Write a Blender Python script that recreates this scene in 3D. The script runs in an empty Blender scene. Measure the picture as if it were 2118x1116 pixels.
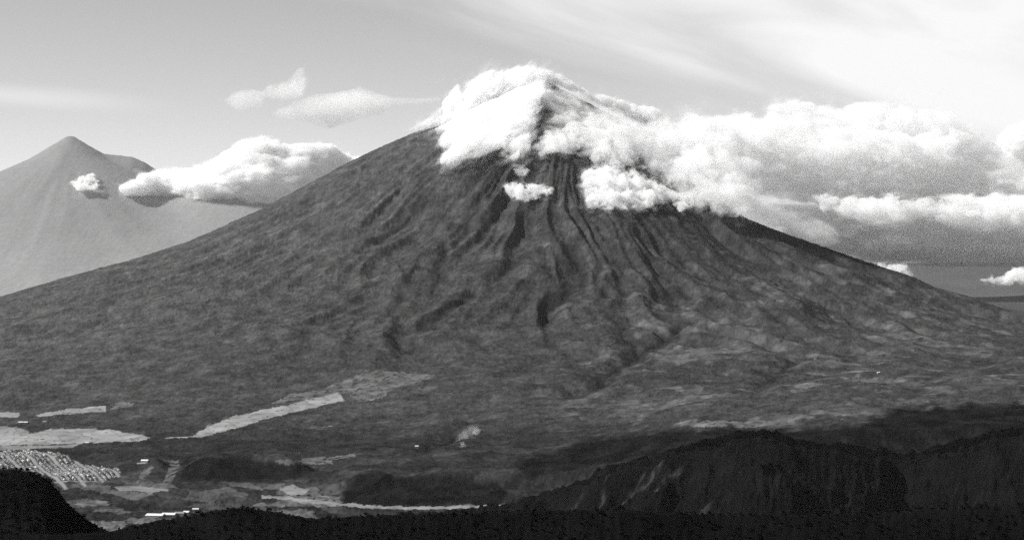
import bpy, math
import numpy as np
from mathutils import Vector
try:
    import openvdb
except ImportError:
    import pyopenvdb as openvdb

# ------------------------------------------------------------------ camera, sky, sun, exposure
sc = bpy.context.scene
COL = sc.collection
R = math.radians
F, CX, HY, ZC = 4344.0, 1059.0, 545.0, 2200.0      # focal length in photo pixels, centre column, horizon row, eye height (m)

cam = bpy.data.cameras.new('camera')
cam.sensor_width = 36.0
cam.lens = 36.0 * F / 2118.0
cam.shift_y = -13.0 / 2118.0
cam.clip_start, cam.clip_end = 5.0, 600000.0
camo = bpy.data.objects.new('camera', cam)
camo.location = (0, 0, ZC)
camo.rotation_euler = (R(90), 0, 0)
COL.objects.link(camo)
sc.camera = camo

SUN_EL, SUN_AZ = R(40), R(-96)                      # azimuth from +Y, negative = to the left
sun_dir = Vector((math.sin(SUN_AZ) * math.cos(SUN_EL), math.cos(SUN_AZ) * math.cos(SUN_EL), math.sin(SUN_EL)))
sl = bpy.data.lights.new('sun', 'SUN')
sl.energy, sl.angle, sl.color = 4.5, R(0.53), (1.0, 0.995, 0.99)
so = bpy.data.objects.new('sun', sl)
so.rotation_euler = sun_dir.to_track_quat('Z', 'Y').to_euler()
COL.objects.link(so)

sc.view_settings.view_transform = 'Standard'
sc.view_settings.look = 'None'
sc.view_settings.exposure = 0.6
sc.view_settings.gamma = 1.0
sc.view_settings.use_curve_mapping = False
SKY_STRENGTH = 0.104

world = bpy.data.worlds.new('World')
sc.world = world
world.use_nodes = True
W = world.node_tree
W.nodes.clear()


def N(tree, kind, **kw):
    n = tree.nodes.new(kind)
    for k, v in kw.items():
        setattr(n, k, v)
    return n


def mth(tree, op, a, b=None, c=None, clamp=False):
    n = N(tree, 'ShaderNodeMath', operation=op, use_clamp=clamp)
    for i, v in enumerate((a, b, c)):
        if v is None:
            continue
        if isinstance(v, (int, float)):
            n.inputs[i].default_value = v
        else:
            tree.links.new(v, n.inputs[i])
    return n.outputs[0]


def sstep(tree, v, lo, hi):
    n = N(tree, 'ShaderNodeMapRange', interpolation_type='SMOOTHSTEP')
    tree.links.new(v, n.inputs['Value'])
    n.inputs['From Min'].default_value = lo
    n.inputs['From Max'].default_value = hi
    return n.outputs[0]


sky = N(W, 'ShaderNodeTexSky', sky_type='NISHITA', sun_disc=False)
sky.sun_elevation = SUN_EL
sky.sun_rotation = SUN_AZ % (2 * math.pi)
sky.altitude = 2200.0
sky.air_density, sky.dust_density, sky.ozone_density = 1.0, 1.2, 1.0
spl = N(W, 'ShaderNodeSeparateColor')                # the photograph is black and white, as through a red filter
W.links.new(sky.outputs[0], spl.inputs[0])
bwv = mth(W, 'ADD', mth(W, 'MULTIPLY', spl.outputs[0], 0.85), mth(W, 'MULTIPLY', spl.outputs[1], 0.15))
tc = N(W, 'ShaderNodeTexCoord')
sep = N(W, 'ShaderNodeSeparateXYZ')
W.links.new(tc.outputs['Generated'], sep.inputs[0])
az = mth(W, 'ARCTAN2', sep.outputs[0], sep.outputs[1])
el = mth(W, 'ARCSINE', sep.outputs[2])
vec = N(W, 'ShaderNodeCombineXYZ')
W.links.new(mth(W, 'MULTIPLY', az, 7.0), vec.inputs[0])
W.links.new(mth(W, 'MULTIPLY', mth(W, 'ADD', el, mth(W, 'MULTIPLY', az, 0.25)), 24.0), vec.inputs[1])
nz = N(W, 'ShaderNodeTexNoise', noise_dimensions='3D')
nz.inputs['Scale'].default_value = 1.0
nz.inputs['Detail'].default_value = 6.0
nz.inputs['Roughness'].default_value = 0.5
nz.inputs['Distortion'].default_value = 0.6
W.links.new(vec.outputs[0], nz.inputs['Vector'])
# high veil of altostratus: its lower edge slopes down to the right
edge = mth(W, 'SUBTRACT', el, mth(W, 'SUBTRACT', 0.112, mth(W, 'MULTIPLY', az, 0.30)))
edge = mth(W, 'ADD', edge, mth(W, 'MULTIPLY', mth(W, 'SUBTRACT', nz.outputs[0], 0.5), 0.085))
veil = sstep(W, edge, -0.022, 0.045)
veil = mth(W, 'MULTIPLY', veil, mth(W, 'MULTIPLY_ADD', nz.outputs[0], 1.5, 0.15), clamp=True)
veil = mth(W, 'MULTIPLY', veil, mth(W, 'SUBTRACT', 1.0, sstep(W, el, 0.16, 0.42)))
# a faint band low in the west
band_c = mth(W, 'SUBTRACT', el, mth(W, 'MULTIPLY_ADD', az, -0.055, 0.066))
band = mth(W, 'SUBTRACT', 1.0, sstep(W, mth(W, 'ABSOLUTE', mth(W, 'ADD', band_c, mth(W, 'MULTIPLY', mth(W, 'SUBTRACT', nz.outputs[0], 0.5), 0.012))), 0.0, 0.007))
band = mth(W, 'MULTIPLY', band, mth(W, 'SUBTRACT', 1.0, sstep(W, az, -0.23, -0.15)))
cover = mth(W, 'MAXIMUM', mth(W, 'MULTIPLY', veil, 0.9), mth(W, 'MULTIPLY', band, 0.35))
mixn = N(W, 'ShaderNodeMix', data_type='FLOAT')
W.links.new(cover, mixn.inputs[0])
W.links.new(bwv, mixn.inputs[2])
mixn.inputs[3].default_value = 6.5
bg = N(W, 'ShaderNodeBackground')
bg.inputs['Strength'].default_value = SKY_STRENGTH
W.links.new(mixn.outputs[0], bg.inputs['Color'])
wo = N(W, 'ShaderNodeOutputWorld')
W.links.new(bg.outputs[0], wo.inputs['Surface'])

cy = sc.cycles
cy.max_bounces = 24
cy.diffuse_bounces = 2
cy.volume_bounces = 20
cy.transparent_max_bounces = 128
cy.use_denoising = False
cy.use_adaptive_sampling = False
cy.sample_clamp_indirect = 1.5

# ------------------------------------------------------------------ numeric helpers
rng = np.random.default_rng(7)
_perm = rng.permutation(4096)
_ang = rng.random(4096) * 2 * np.pi
_gx, _gy = np.cos(_ang), np.sin(_ang)


def perlin(x, y):
    xi, yi = np.floor(x).astype(np.int64), np.floor(y).astype(np.int64)
    xf, yf = x - xi, y - yi
    u, v = xf * xf * xf * (xf * (xf * 6 - 15) + 10), yf * yf * yf * (yf * (yf * 6 - 15) + 10)

    def g(ix, iy, dx, dy):
        h = _perm[(_perm[ix & 4095] + iy) & 4095]
        return _gx[h] * dx + _gy[h] * dy
    a, b = g(xi, yi, xf, yf), g(xi + 1, yi, xf - 1, yf)
    c, d = g(xi, yi + 1, xf, yf - 1), g(xi + 1, yi + 1, xf - 1, yf - 1)
    return ((a + (b - a) * u) * (1 - v) + (c + (d - c) * u) * v) * 1.5


def fbm(x, y, octaves=4, gain=0.5, ridged=False):
    s, a, t = 0.0, 1.0, 0.0
    for k in range(octaves):
        n = perlin(x * 2 ** k + 17.3 * k, y * 2 ** k - 9.1 * k)
        if ridged:
            n = 1 - 2 * np.abs(n)
        s = s + a * n
        t += a
        a *= gain
    return s / t


def plots(x, y, size, seed=0):
    """Irregular plots: a random value for each and the distance to its border (in plot sizes)."""
    gx, gy = x / size, y / size
    ix, iy = np.floor(gx).astype(np.int64), np.floor(gy).astype(np.int64)
    f1, f2, val = np.full(x.shape, 9.0), np.full(x.shape, 9.0), np.zeros(x.shape)
    for a in (-1, 0, 1):
        for b in (-1, 0, 1):
            h = _perm[(_perm[(ix + a + seed) & 4095] + iy + b) & 4095]
            dx = ix + a + 0.15 + 0.7 * (h % 64) / 64.0 - gx
            dy = iy + b + 0.15 + 0.7 * (h // 64) / 64.0 - gy
            dd = np.abs(dx) + np.abs(dy) * 0.9 + 0.2 * np.hypot(dx, dy)
            nearer = dd < f1
            f2 = np.where(nearer, f1, np.minimum(f2, dd))
            val = np.where(nearer, ((h * 2654435761) % 1000) / 1000.0, val)
            f1 = np.where(nearer, dd, f1)
    return val, f2 - f1


def smooth(a, b, x):
    t = np.clip((x - a) / (b - a), 0, 1)
    return t * t * (3 - 2 * t)


def pt(px, py, d):
    """The place d metres away seen at a pixel of the photograph."""
    return np.array(((px - CX) / F * d, d, ZC - (py - HY) / F * d))


def in_poly(px, py, poly):
    inside = np.zeros(px.shape, bool)
    n = len(poly)
    for i in range(n):
        x0, y0 = poly[i]
        x1, y1 = poly[(i + 1) % n]
        if y0 == y1:
            continue
        c = ((y0 > py) != (y1 > py)) & (px < (x1 - x0) * (py - y0) / (y1 - y0) + x0)
        inside ^= c
    return inside


def seg_dist(px, py, pts, closed=False):
    """Distance to a polyline and how far along it (0..1) the nearest point lies."""
    best = np.full(px.shape, 1e12)
    along = np.zeros(px.shape)
    m = len(pts) if closed else len(pts) - 1
    for i in range(m):
        ax, ay = pts[i][:2]
        bx, by = pts[(i + 1) % len(pts)][:2]
        vx, vy = bx - ax, by - ay
        t = np.clip(((px - ax) * vx + (py - ay) * vy) / (vx * vx + vy * vy + 1e-9), 0, 1)
        d2 = (px - ax - t * vx) ** 2 + (py - ay - t * vy) ** 2
        k = d2 < best
        best = np.where(k, d2, best)
        along = np.where(k, (i + t) / m, along)
    return np.sqrt(best), along


def signed_poly(px, py, poly):
    d, _ = seg_dist(px, py, poly, True)
    return np.where(in_poly(px, py, poly), d, -d)


def make_mesh(name, verts, faces, smooth_shade=True, attr=None):
    """faces: an (n,4) or (n,3) index array."""
    me = bpy.data.meshes.new(name)
    verts = np.asarray(verts, np.float32)
    faces = np.asarray(faces, np.int32)
    n, k = faces.shape
    me.vertices.add(len(verts))
    me.vertices.foreach_set('co', verts.ravel())
    me.loops.add(n * k)
    me.loops.foreach_set('vertex_index', faces.ravel())
    me.polygons.add(n)
    me.polygons.foreach_set('loop_start', np.arange(n, dtype=np.int32) * k)
    me.polygons.foreach_set('loop_total', np.full(n, k, np.int32))
    me.polygons.foreach_set('use_smooth', np.full(n, smooth_shade, bool))
    if attr is not None:
        a = me.attributes.new('tone', 'FLOAT', 'POINT')
        a.data.foreach_set('value', np.asarray(attr, np.float32))
    me.update(calc_edges=True)
    return me


def add(name, me, mat=None, parent=None, **props):
    o = bpy.data.objects.new(name, me)
    COL.objects.link(o)
    if mat is not None and me is not None and not me.materials:
        me.materials.append(mat)
    if parent is not None:
        o.parent = parent
    for k, v in props.items():
        o[k] = v
    return o


# ------------------------------------------------------------------ materials
def surface_mat(name, tone=None, grain=0.25, scale=0.05, rough=1.0, bump=0.0):
    """Grey diffuse surface; tone None reads the ground cover's own tone from the mesh."""
    m = bpy.data.materials.new(name)
    m.use_nodes = True
    T = m.node_tree
    b = T.nodes['Principled BSDF']
    b.inputs['Roughness'].default_value = rough
    b.inputs['Specular IOR Level'].default_value = 0.0 if rough > 0.9 else 0.3
    g = N(T, 'ShaderNodeNewGeometry')
    n = N(T, 'ShaderNodeTexNoise')
    n.inputs['Scale'].default_value = scale
    n.inputs['Detail'].default_value = 5.0
    n.inputs['Roughness'].default_value = 0.65
    T.links.new(g.outputs['Position'], n.inputs['Vector'])
    f = mth(T, 'MULTIPLY_ADD', mth(T, 'SUBTRACT', n.outputs[0], 0.5), grain * 4.0, 1.0)
    f = mth(T, 'MAXIMUM', f, 0.25)
    if tone is None:
        a = N(T, 'ShaderNodeAttribute', attribute_name='tone')
        v = mth(T, 'MULTIPLY', a.outputs['Fac'], f)
    else:
        v = mth(T, 'MULTIPLY', f, tone)
    T.links.new(v, b.inputs['Base Color'])
    if bump:
        bn = N(T, 'ShaderNodeBump')
        bn.inputs['Strength'].default_value = 1.0
        bn.inputs['Distance'].default_value = bump
        T.links.new(n.outputs[0], bn.inputs['Height'])
        T.links.new(bn.outputs[0], b.inputs['Normal'])
    return m


def volume_mat(name, density, aniso=0.0, color=1.0, surface=True):
    m = bpy.data.materials.new(name)
    m.use_nodes = True
    T = m.node_tree
    T.nodes.clear()
    o = N(T, 'ShaderNodeOutputMaterial')
    v = N(T, 'ShaderNodeVolumePrincipled')
    v.inputs['Density'].default_value = density
    v.inputs['Anisotropy'].default_value = aniso
    v.inputs['Color'].default_value = (color, color, color, 1)
    T.links.new(v.outputs[0], o.inputs['Volume'])
    if surface:
        t = N(T, 'ShaderNodeBsdfTransparent')
        T.links.new(t.outputs[0], o.inputs['Surface'])
    m.cycles.homogeneous_volume = True
    return m


M_LAND = surface_mat('land_cover', None, grain=0.42, scale=0.014)
M_FIELD = surface_mat('bare_field', None, grain=0.10, scale=0.02)
M_FAR = surface_mat('far_land_cover', None, grain=0.12, scale=0.004)
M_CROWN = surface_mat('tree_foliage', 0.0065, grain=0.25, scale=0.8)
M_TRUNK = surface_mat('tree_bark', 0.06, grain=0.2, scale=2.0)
M_PALE_TRUNK = surface_mat('bare_dead_wood', 0.35, grain=0.2, scale=2.0)
M_WALL = surface_mat('plastered_wall', 0.30, grain=0.08, scale=0.2)
M_ROOFS = [surface_mat('white_sheet_roof', 0.62, grain=0.06, scale=0.3), surface_mat('grey_sheet_roof', 0.24, grain=0.1, scale=0.3),
           surface_mat('dark_tiled_roof', 0.10, grain=0.15, scale=0.3)]
M_GLASS = surface_mat('dark_window_glass', 0.04, grain=0.02, scale=0.3, rough=0.2)

# ------------------------------------------------------------------ the lie of the land
XV, YV = (1120 - CX) / F * 17000, 17000.0            # axis of the near volcano
P_LEFT = np.array([(0, 3665), (60, 3660), (300, 3560), (560, 3435), (822, 3307), (1017, 3257), (1330, 3120), (1643, 2963), (1957, 2787), (2250, 2630), (2465, 2533),
                   (2817, 2376), (3287, 2220), (3874, 2063), (4383, 1906), (5000, 1735), (5600, 1560), (6300, 1390), (7200, 1250), (9000, 1100)], float)
P_RIGHT = np.array([(0, 3665), (60, 3660), (300, 3535), (560, 3395), (860, 3230), (1150, 3000), (1413, 2720), (1560, 2590), (1722, 2513), (2035, 2396), (2270, 2317),
                    (2660, 2180), (2974, 2082), (3130, 2004), (3400, 1934), (3640, 1848), (3905, 1800), (4700, 1700), (6000, 1610), (8000, 1520), (10000, 1450)], float)
P_FRONT = np.array([(0, 3665), (60, 3660), (300, 3570), (500, 3470), (900, 3230), (1330, 2960), (1722, 2710), (2250, 2430), (2817, 2180), (3287, 2010),
                    (3874, 1850), (4383, 1740), (5000, 1640), (5500, 1580), (6500, 1480), (7500, 1420), (8500, 1370), (10000, 1300)], float)

VD = np.array([4000, 7000, 7950, 8085, 8600, 9800, 11000, 13000, 18000], float)           # valley levels by distance ...
VU = np.array([-600, 0, 300, 600, 760, 1000, 1200, 1500, 1800, 2200, 2700], float)         # ... and by direction
VZ = np.array([[1150, 1150, 1150, 1160, 1170, 1180, 1190, 1200, 1220, 1250, 1260],
               [1300, 1290, 1270, 1260, 1255, 1255, 1260, 1290, 1380, 1450, 1480],
               [1315, 1312, 1296, 1285, 1275, 1268, 1290, 1420, 1500, 1540, 1560],
               [1315, 1315, 1305, 1298, 1380, 1385, 1395, 1480, 1560, 1590, 1600],
               [1318, 1316, 1312, 1305, 1385, 1400, 1420, 1520, 1580, 1605, 1610],
               [1322, 1320, 1318, 1330, 1370, 1400, 1450, 1550, 1610, 1640, 1650],
               [1330, 1322, 1325, 1350, 1380, 1420, 1470, 1560, 1620, 1660, 1680],
               [1300, 1300, 1300, 1300, 1300, 1300, 1350, 1450, 1500, 1550, 1600],
               [1100, 1100, 1100, 1100, 1100, 1100, 1100, 1100, 1100, 1100, 1100]], float)


def valley(u, d):
    iu = np.clip(np.searchsorted(VU, u) - 1, 0, len(VU) - 2)
    jd = np.clip(np.searchsorted(VD, d) - 1, 0, len(VD) - 2)
    tu = np.clip((u - VU[iu]) / (VU[iu + 1] - VU[iu]), 0, 1)
    td = np.clip((d - VD[jd]) / (VD[jd + 1] - VD[jd]), 0, 1)
    tu = tu * tu * (3 - 2 * tu)
    return (VZ[jd, iu] * (1 - tu) + VZ[jd, iu + 1] * tu) * (1 - td) + (VZ[jd + 1, iu] * (1 - tu) + VZ[jd + 1, iu + 1] * tu) * td


def smax(a, b, k):
    h = np.clip(0.5 + 0.5 * (a - b) / k, 0, 1)
    return b + (a - b) * h + k * h * (1 - h)


# wooded escarpment on the right, in front of the plateau: crest row by direction, its distance, distance of its foot
CU = np.array([560, 620, 700, 760, 900, 1040, 1130, 1250, 1330, 1420, 1500, 1560, 1640, 1760, 1850, 1930, 2000, 2050, 2118, 2250, 2700], float)
CP = np.array([1110, 1100, 1095, 1090, 1080, 1062, 1030, 985, 962, 938, 922, 916, 928, 948, 960, 956, 940, 925, 914, 900, 890], float)
CD = np.array([6900, 6900, 6900, 6900, 6900, 6900, 6950, 6900, 6800, 6650, 6550, 6500, 6450, 6500, 6600, 6550, 6400, 6350, 6300, 6250, 6200], float)


PU = np.array([560, 1040, 1180, 1300, 1420, 1500, 1585, 1640, 1760, 1875, 1905, 1932, 1975, 2005, 2035, 2075, 2112, 2250, 2700], float)
PP = np.array([0, 0, 60, 150, 130, 230, 330, 300, 110, -20, 30, 150, -60, 90, -60, 120, 10, 60, 0], float)


def hill_q(u, d, run):
    lean = 0.50 - 0.48 * smooth(1450, 1700, u) - 0.12 * smooth(1900, 2100, u)
    return u + lean * run + 30 * perlin(u / 70.0, d / 150.0) + 10 * perlin(u / 24.0, d / 50.0)     # spurs run down, and to the left in the west


def hills(u, d):
    uu = u + 18 * perlin(u / 60.0 + 3.1, d / 300.0)
    cp = np.interp(uu, CU, CP) + 8 * perlin(u / 48.0, 0 * u + 5.5) + 3 * perlin(u / 14.0, 0 * u + 2.5)
    cd = np.interp(uu, CU, CD) + 60 * perlin(u / 90.0, 0 * u + 1.5)
    cz = ZC - (cp - HY) / F * cd
    run = cd - d                                       # metres in front of the crest
    pp = np.interp(u + 34 * perlin(u / 80.0, d / 75.0) + 10 * perlin(u / 22.0, d / 28.0), PU, PP)
    front = cz - 0.80 * np.maximum(run - pp * smooth(20, 420, run), -40 * smooth(0, 60, run)) - 12 * smooth(0, 60, run)
    back = cz + 0.020 * np.minimum(run, 0) - 20 * smooth(0, 250, -run)
    z = np.where(run > 0, front, back)
    t = smooth(10, 260, run) * (1 - 0.4 * smooth(500, 900, run))
    q = hill_q(u, d, run)
    spur = 1 - 2 * np.abs(perlin(q / 105.0, run / 1100.0 + 2.2))
    spur = spur + (0.40 - 0.25 * smooth(1500, 1700, u)) * (1 - 2 * np.abs(perlin(q / 38.0 + 7.7, run / 500.0)))
    return z + t * (82 - 38 * smooth(1560, 1640, u)) * (spur - 0.55) + smooth(0, 80, np.abs(run)) * 26 * fbm(u / 26.0, d / 70.0, 4, 0.6)


def cone(x, y):
    dx, dy = x - XV, y - YV
    r = np.hypot(dx, dy)
    s = dx / np.maximum(r, 1)
    wx = x + 90 * perlin(x / 900.0, y / 900.0)
    phi = np.arctan2(wx - XV, -dy)
    rr = r * (1 + 0.035 * perlin(x / 1500.0 + 4, y / 1500.0) * smooth(900, 2500, r) * smooth(-0.98, -0.6, -np.abs(s)))
    pl, pr, pf = (np.interp(rr, P[:, 0], P[:, 1]) for P in (P_LEFT, P_RIGHT, P_FRONT))
    w = np.abs(s) ** 1.6
    z = pf + (np.where(s < 0, pl, pr) - pf) * w
    # ravines radiating from the summit
    amp = smooth(500, 1700, r) * (1 - 0.85 * smooth(3400, 6000, r))
    wob = phi + 0.045 * perlin(r / 1100.0, phi * 2.5 + 7) + 0.010 * perlin(r / 300.0 + 3, phi * 9.0)
    rid = 1 - 2 * np.abs(perlin(wob * 5.2 + 0.5, r / 3600.0 + 0.3))
    rid2 = 1 - 2 * np.abs(perlin(wob * 11.0 + 8.5, r / 1500.0))
    rid3 = 1 - 2 * np.abs(perlin(wob * 25.0 + 2.5, r / 800.0))
    m2 = smooth(-0.35, 0.45, perlin(phi * 3.3 + 21, r / 1300.0))
    m3 = smooth(-0.3, 0.5, perlin(phi * 6.1 + 3, r / 900.0 + 6))
    keep = 1 - 0.75 * smooth(0.80, 0.99, np.abs(s)) * (dy < 1500)
    calm = 1 - 0.3 * smooth(0.25, 0.6, -s)
    z = z + keep * calm * amp * (42 * (rid - 0.5) + 48 * (0.35 + 0.65 * m2) * (rid2 - 0.5) + 24 * (0.3 + 0.7 * m3) * (rid3 - 0.5))
    z = z + keep * smooth(400, 1200, r) * 11 * fbm(x / 170.0, y / 170.0, 3, 0.6)
    z = z + 30 * smooth(2600, 4600, r) * keep * fbm(x / 620.0, y / 620.0, 4)
    return z, r, s


def terrain0(x, y):
    u, d = CX + x / y * F, y
    zc, r, s = cone(x, y)
    v = valley(u, d)
    rough = smooth(430, 900, u)
    v = v + (5 + 34 * rough) * fbm(x / 400.0 + 9, y / 330.0, 4, 0.6) * smooth(7900, 8700, d + 1500 * (1 - rough) * 0) * (0.25 + 0.75 * rough)
    z = smax(zc, v, 60.0)
    h = hills(u, d)
    fade = smooth(560, 760, u)
    h = np.where(d < 7400, h, h - (d - 7400) * 0.35) - (1 - fade) * 260
    # small hills in the valley on the left
    for (hu, hd, ru, rd, hh) in ((440, 8560, 60, 150, 70), (530, 8540, 60, 140, 75), (600, 8500, 40, 130, 50), (325, 8700, 22, 120, 40)):
        z = z + hh * np.exp(-((u - hu) / ru) ** 2 - ((d - hd) / rd) ** 2)
    return np.maximum(z, h), r, s, h > z, zc > v


def ground_at(px, py, z_of=None, d0=6200.0, d1=17600.0):
    """First place where the line of sight through a pixel meets the land."""
    d = np.arange(d0, d1, 8.0)
    x = (px - CX) / F * d
    zr = ZC - (py - HY) / F * d
    z = (z_of or (lambda a, b: terrain0(a, b)[0]))(x, d)
    k = np.nonzero(z >= zr)[0]
    i = k[0] if len(k) else len(d) - 1
    return np.array((x[i], d[i], z[i]))


# ravines one can follow in the photograph (photo pixels), depth m, half width m
RAVINES = [
    ([(1186, 470), (1192, 530), (1190, 590), (1140, 632), (1128, 660), (1126, 700)], 80, 95),
    ([(1268, 520), (1290, 560), (1312, 604)], 60, 85),
    ([(1330, 505), (1352, 545), (1378, 590), (1402, 625), (1428, 662)], 75, 95),
    ([(1290, 636), (1296, 680), (1318, 722), (1290, 752), (1240, 785), (1190, 815), (1120, 838)], 80, 95),
    ([(1420, 672), (1370, 700), (1330, 728)], 60, 80),
    ([(1095, 515), (1040, 560), (1005, 590)], 45, 60),
    ([(1000, 590), (960, 610), (915, 640), (885, 672), (830, 695)], 70, 100),
    ([(912, 470), (918, 540), (900, 590), (880, 640)], 55, 75),
    ([(835, 575), (826, 620), (805, 660)], 50, 70),
    ([(790, 560), (745, 600), (700, 640), (640, 690)], 45, 80),
    ([(1000, 400), (960, 470), (935, 540)], 40, 60),
    ([(870, 400), (800, 480), (730, 560)], 38, 70),
    ([(1228, 545), (1236, 580), (1262, 620)], 45, 60),
    ([(1560, 610), (1620, 665), (1690, 705)], 45, 80),
    ([(1480, 600), (1530, 650), (1600, 690)], 40, 70),
    ([(980, 850), (930, 905), (880, 930), (760, 942)], 35, 70),
    ([(1660, 740), (1600, 770), (1540, 830)], 40, 80),
    ([(720, 640), (600, 700), (480, 740)], 30, 90),
]
RAV_W = []
for pts_, dep, wid in RAVINES:
    RAV_W.append(([ground_at(a, b)[:2] for a, b in pts_], dep, wid))


def terrain(x, y):
    z, r, s, is_hill, is_cone = terrain0(x, y)
    cut = np.zeros(x.shape)
    wx = x + 45 * perlin(x / 210.0, y / 260.0)
    wy = y + 90 * perlin(x / 260.0 + 8, y / 210.0)
    for pts_, dep, wid in RAV_W:
        a = np.array(pts_)
        lo, hi = a.min(0) - 500, a.max(0) + 500
        m = (x > lo[0]) & (x < hi[0]) & (y > lo[1]) & (y < hi[1])
        if not m.any():
            continue
        dist, al = seg_dist(wx[m], wy[m], pts_)
        prof = np.clip(1 - dist / (1.2 * wid * (0.7 + 0.6 * al)), 0, 1)
        cut[m] = np.maximum(cut[m], 0.52 * dep * prof * smooth(0, 0.2, al) * smooth(0, 0.35, 1.04 - al))
    return z - cut, r, s, is_hill, is_cone, cut


# open ground: (photo outline, tone)
FIELDS = [
    ([(-60, 902), (0, 899), (60, 893), (120, 887), (180, 885), (240, 890), (312, 903), (300, 911), (240, 913), (150, 917), (60, 919), (-60, 921)], 0.25),
    ([(-60, 884), (0, 881), (40, 884), (62, 894), (30, 899), (-60, 901)], 0.20),
    ([(-60, 926), (0, 921), (120, 920), (178, 916), (150, 924), (60, 928), (-60, 932)], 0.20),
    ([(340, 906), (400, 900), (430, 880), (480, 862), (540, 847), (600, 835), (650, 822), (700, 812), (712, 828), (660, 840), (600, 853), (540, 870), (470, 890), (420, 903)], 0.25),
    ([(560, 836), (600, 815), (660, 806), (720, 780), (780, 766), (850, 770), (905, 777), (880, 785), (810, 803), (790, 825), (740, 832), (715, 812), (650, 822)], 0.115),
    ([(70, 858), (110, 851), (150, 845), (214, 839), (221, 849), (150, 855), (80, 861)], 0.24),
    ([(-60, 858), (0, 853), (40, 852), (38, 861), (-60, 866)], 0.22),
    ([(222, 838), (250, 829), (280, 833), (262, 842), (230, 846)], 0.12),
    ([(580, 1010), (606, 1001), (640, 1013), (625, 1022), (600, 1024)], 0.20),
    ([(545, 1026), (600, 1024), (640, 1018), (700, 1030), (720, 1045), (660, 1046), (600, 1036)], 0.13),
    ([(235, 1008), (270, 1004), (340, 1010), (345, 1014), (305, 1022), (300, 1016), (250, 1014)], 0.17),
    ([(150, 1040), (190, 1034), (230, 1036), (200, 1046), (165, 1047)], 0.14),
    ([(620, 948), (680, 944), (735, 938), (738, 943), (690, 950), (630, 953)], 0.11),
    ([(560, 955), (600, 950), (690, 952), (690, 958), (600, 962)], 0.10),
    ([(1390, 874), (1440, 868), (1540, 872), (1610, 868), (1640, 872), (1560, 884), (1450, 882)], 0.12),
    ([(1735, 780), (1800, 778), (1880, 784), (1850, 792), (1760, 790)], 0.10),
    ([(1110, 505), (1140, 498), (1150, 512), (1125, 520)], 0.085),
    ([(1575, 598), (1610, 590), (1660, 612), (1640, 630), (1600, 620)], 0.085),
    ([(350, 955), (374, 951), (366, 975), (352, 1001), (334, 1004), (346, 975)], 0.10),
    ([(288, 985), (310, 963), (320, 968), (302, 990), (284, 999)], 0.10),
    ([(-40, 936), (60, 931), (130, 938), (175, 962), (245, 970), (250, 985), (180, 1003), (130, 1012), (100, 985), (40, 968), (-40, 966)], 0.15),
]
FIELD_NAMES = ['field'] * 20 + ['town_ground']
WOODS_AND_SHADE = [  # dark stands of trees; tone also holds the shade of steep faces
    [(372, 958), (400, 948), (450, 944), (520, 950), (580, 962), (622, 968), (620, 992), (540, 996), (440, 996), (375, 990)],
    [(705, 1040), (720, 1005), (745, 984), (860, 982), (945, 992), (1040, 996), (1045, 1048), (900, 1049), (740, 1048)],  # the cliff face, its shade put into the tone
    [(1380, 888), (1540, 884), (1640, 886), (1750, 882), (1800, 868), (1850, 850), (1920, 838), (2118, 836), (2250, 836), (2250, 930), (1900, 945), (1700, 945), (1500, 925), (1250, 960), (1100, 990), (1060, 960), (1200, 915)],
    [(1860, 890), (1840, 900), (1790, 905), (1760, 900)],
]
RIVER = ([(530, 1026), (600, 1030), (660, 1038), (720, 1044), (790, 1049), (860, 1050), (930, 1049), (1010, 1046), (1100, 1041), (1170, 1037)], 0.24)


TC = (-1920.0, 9150.0)
TA = (math.cos(R(-70)), math.sin(R(-70)))


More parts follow.
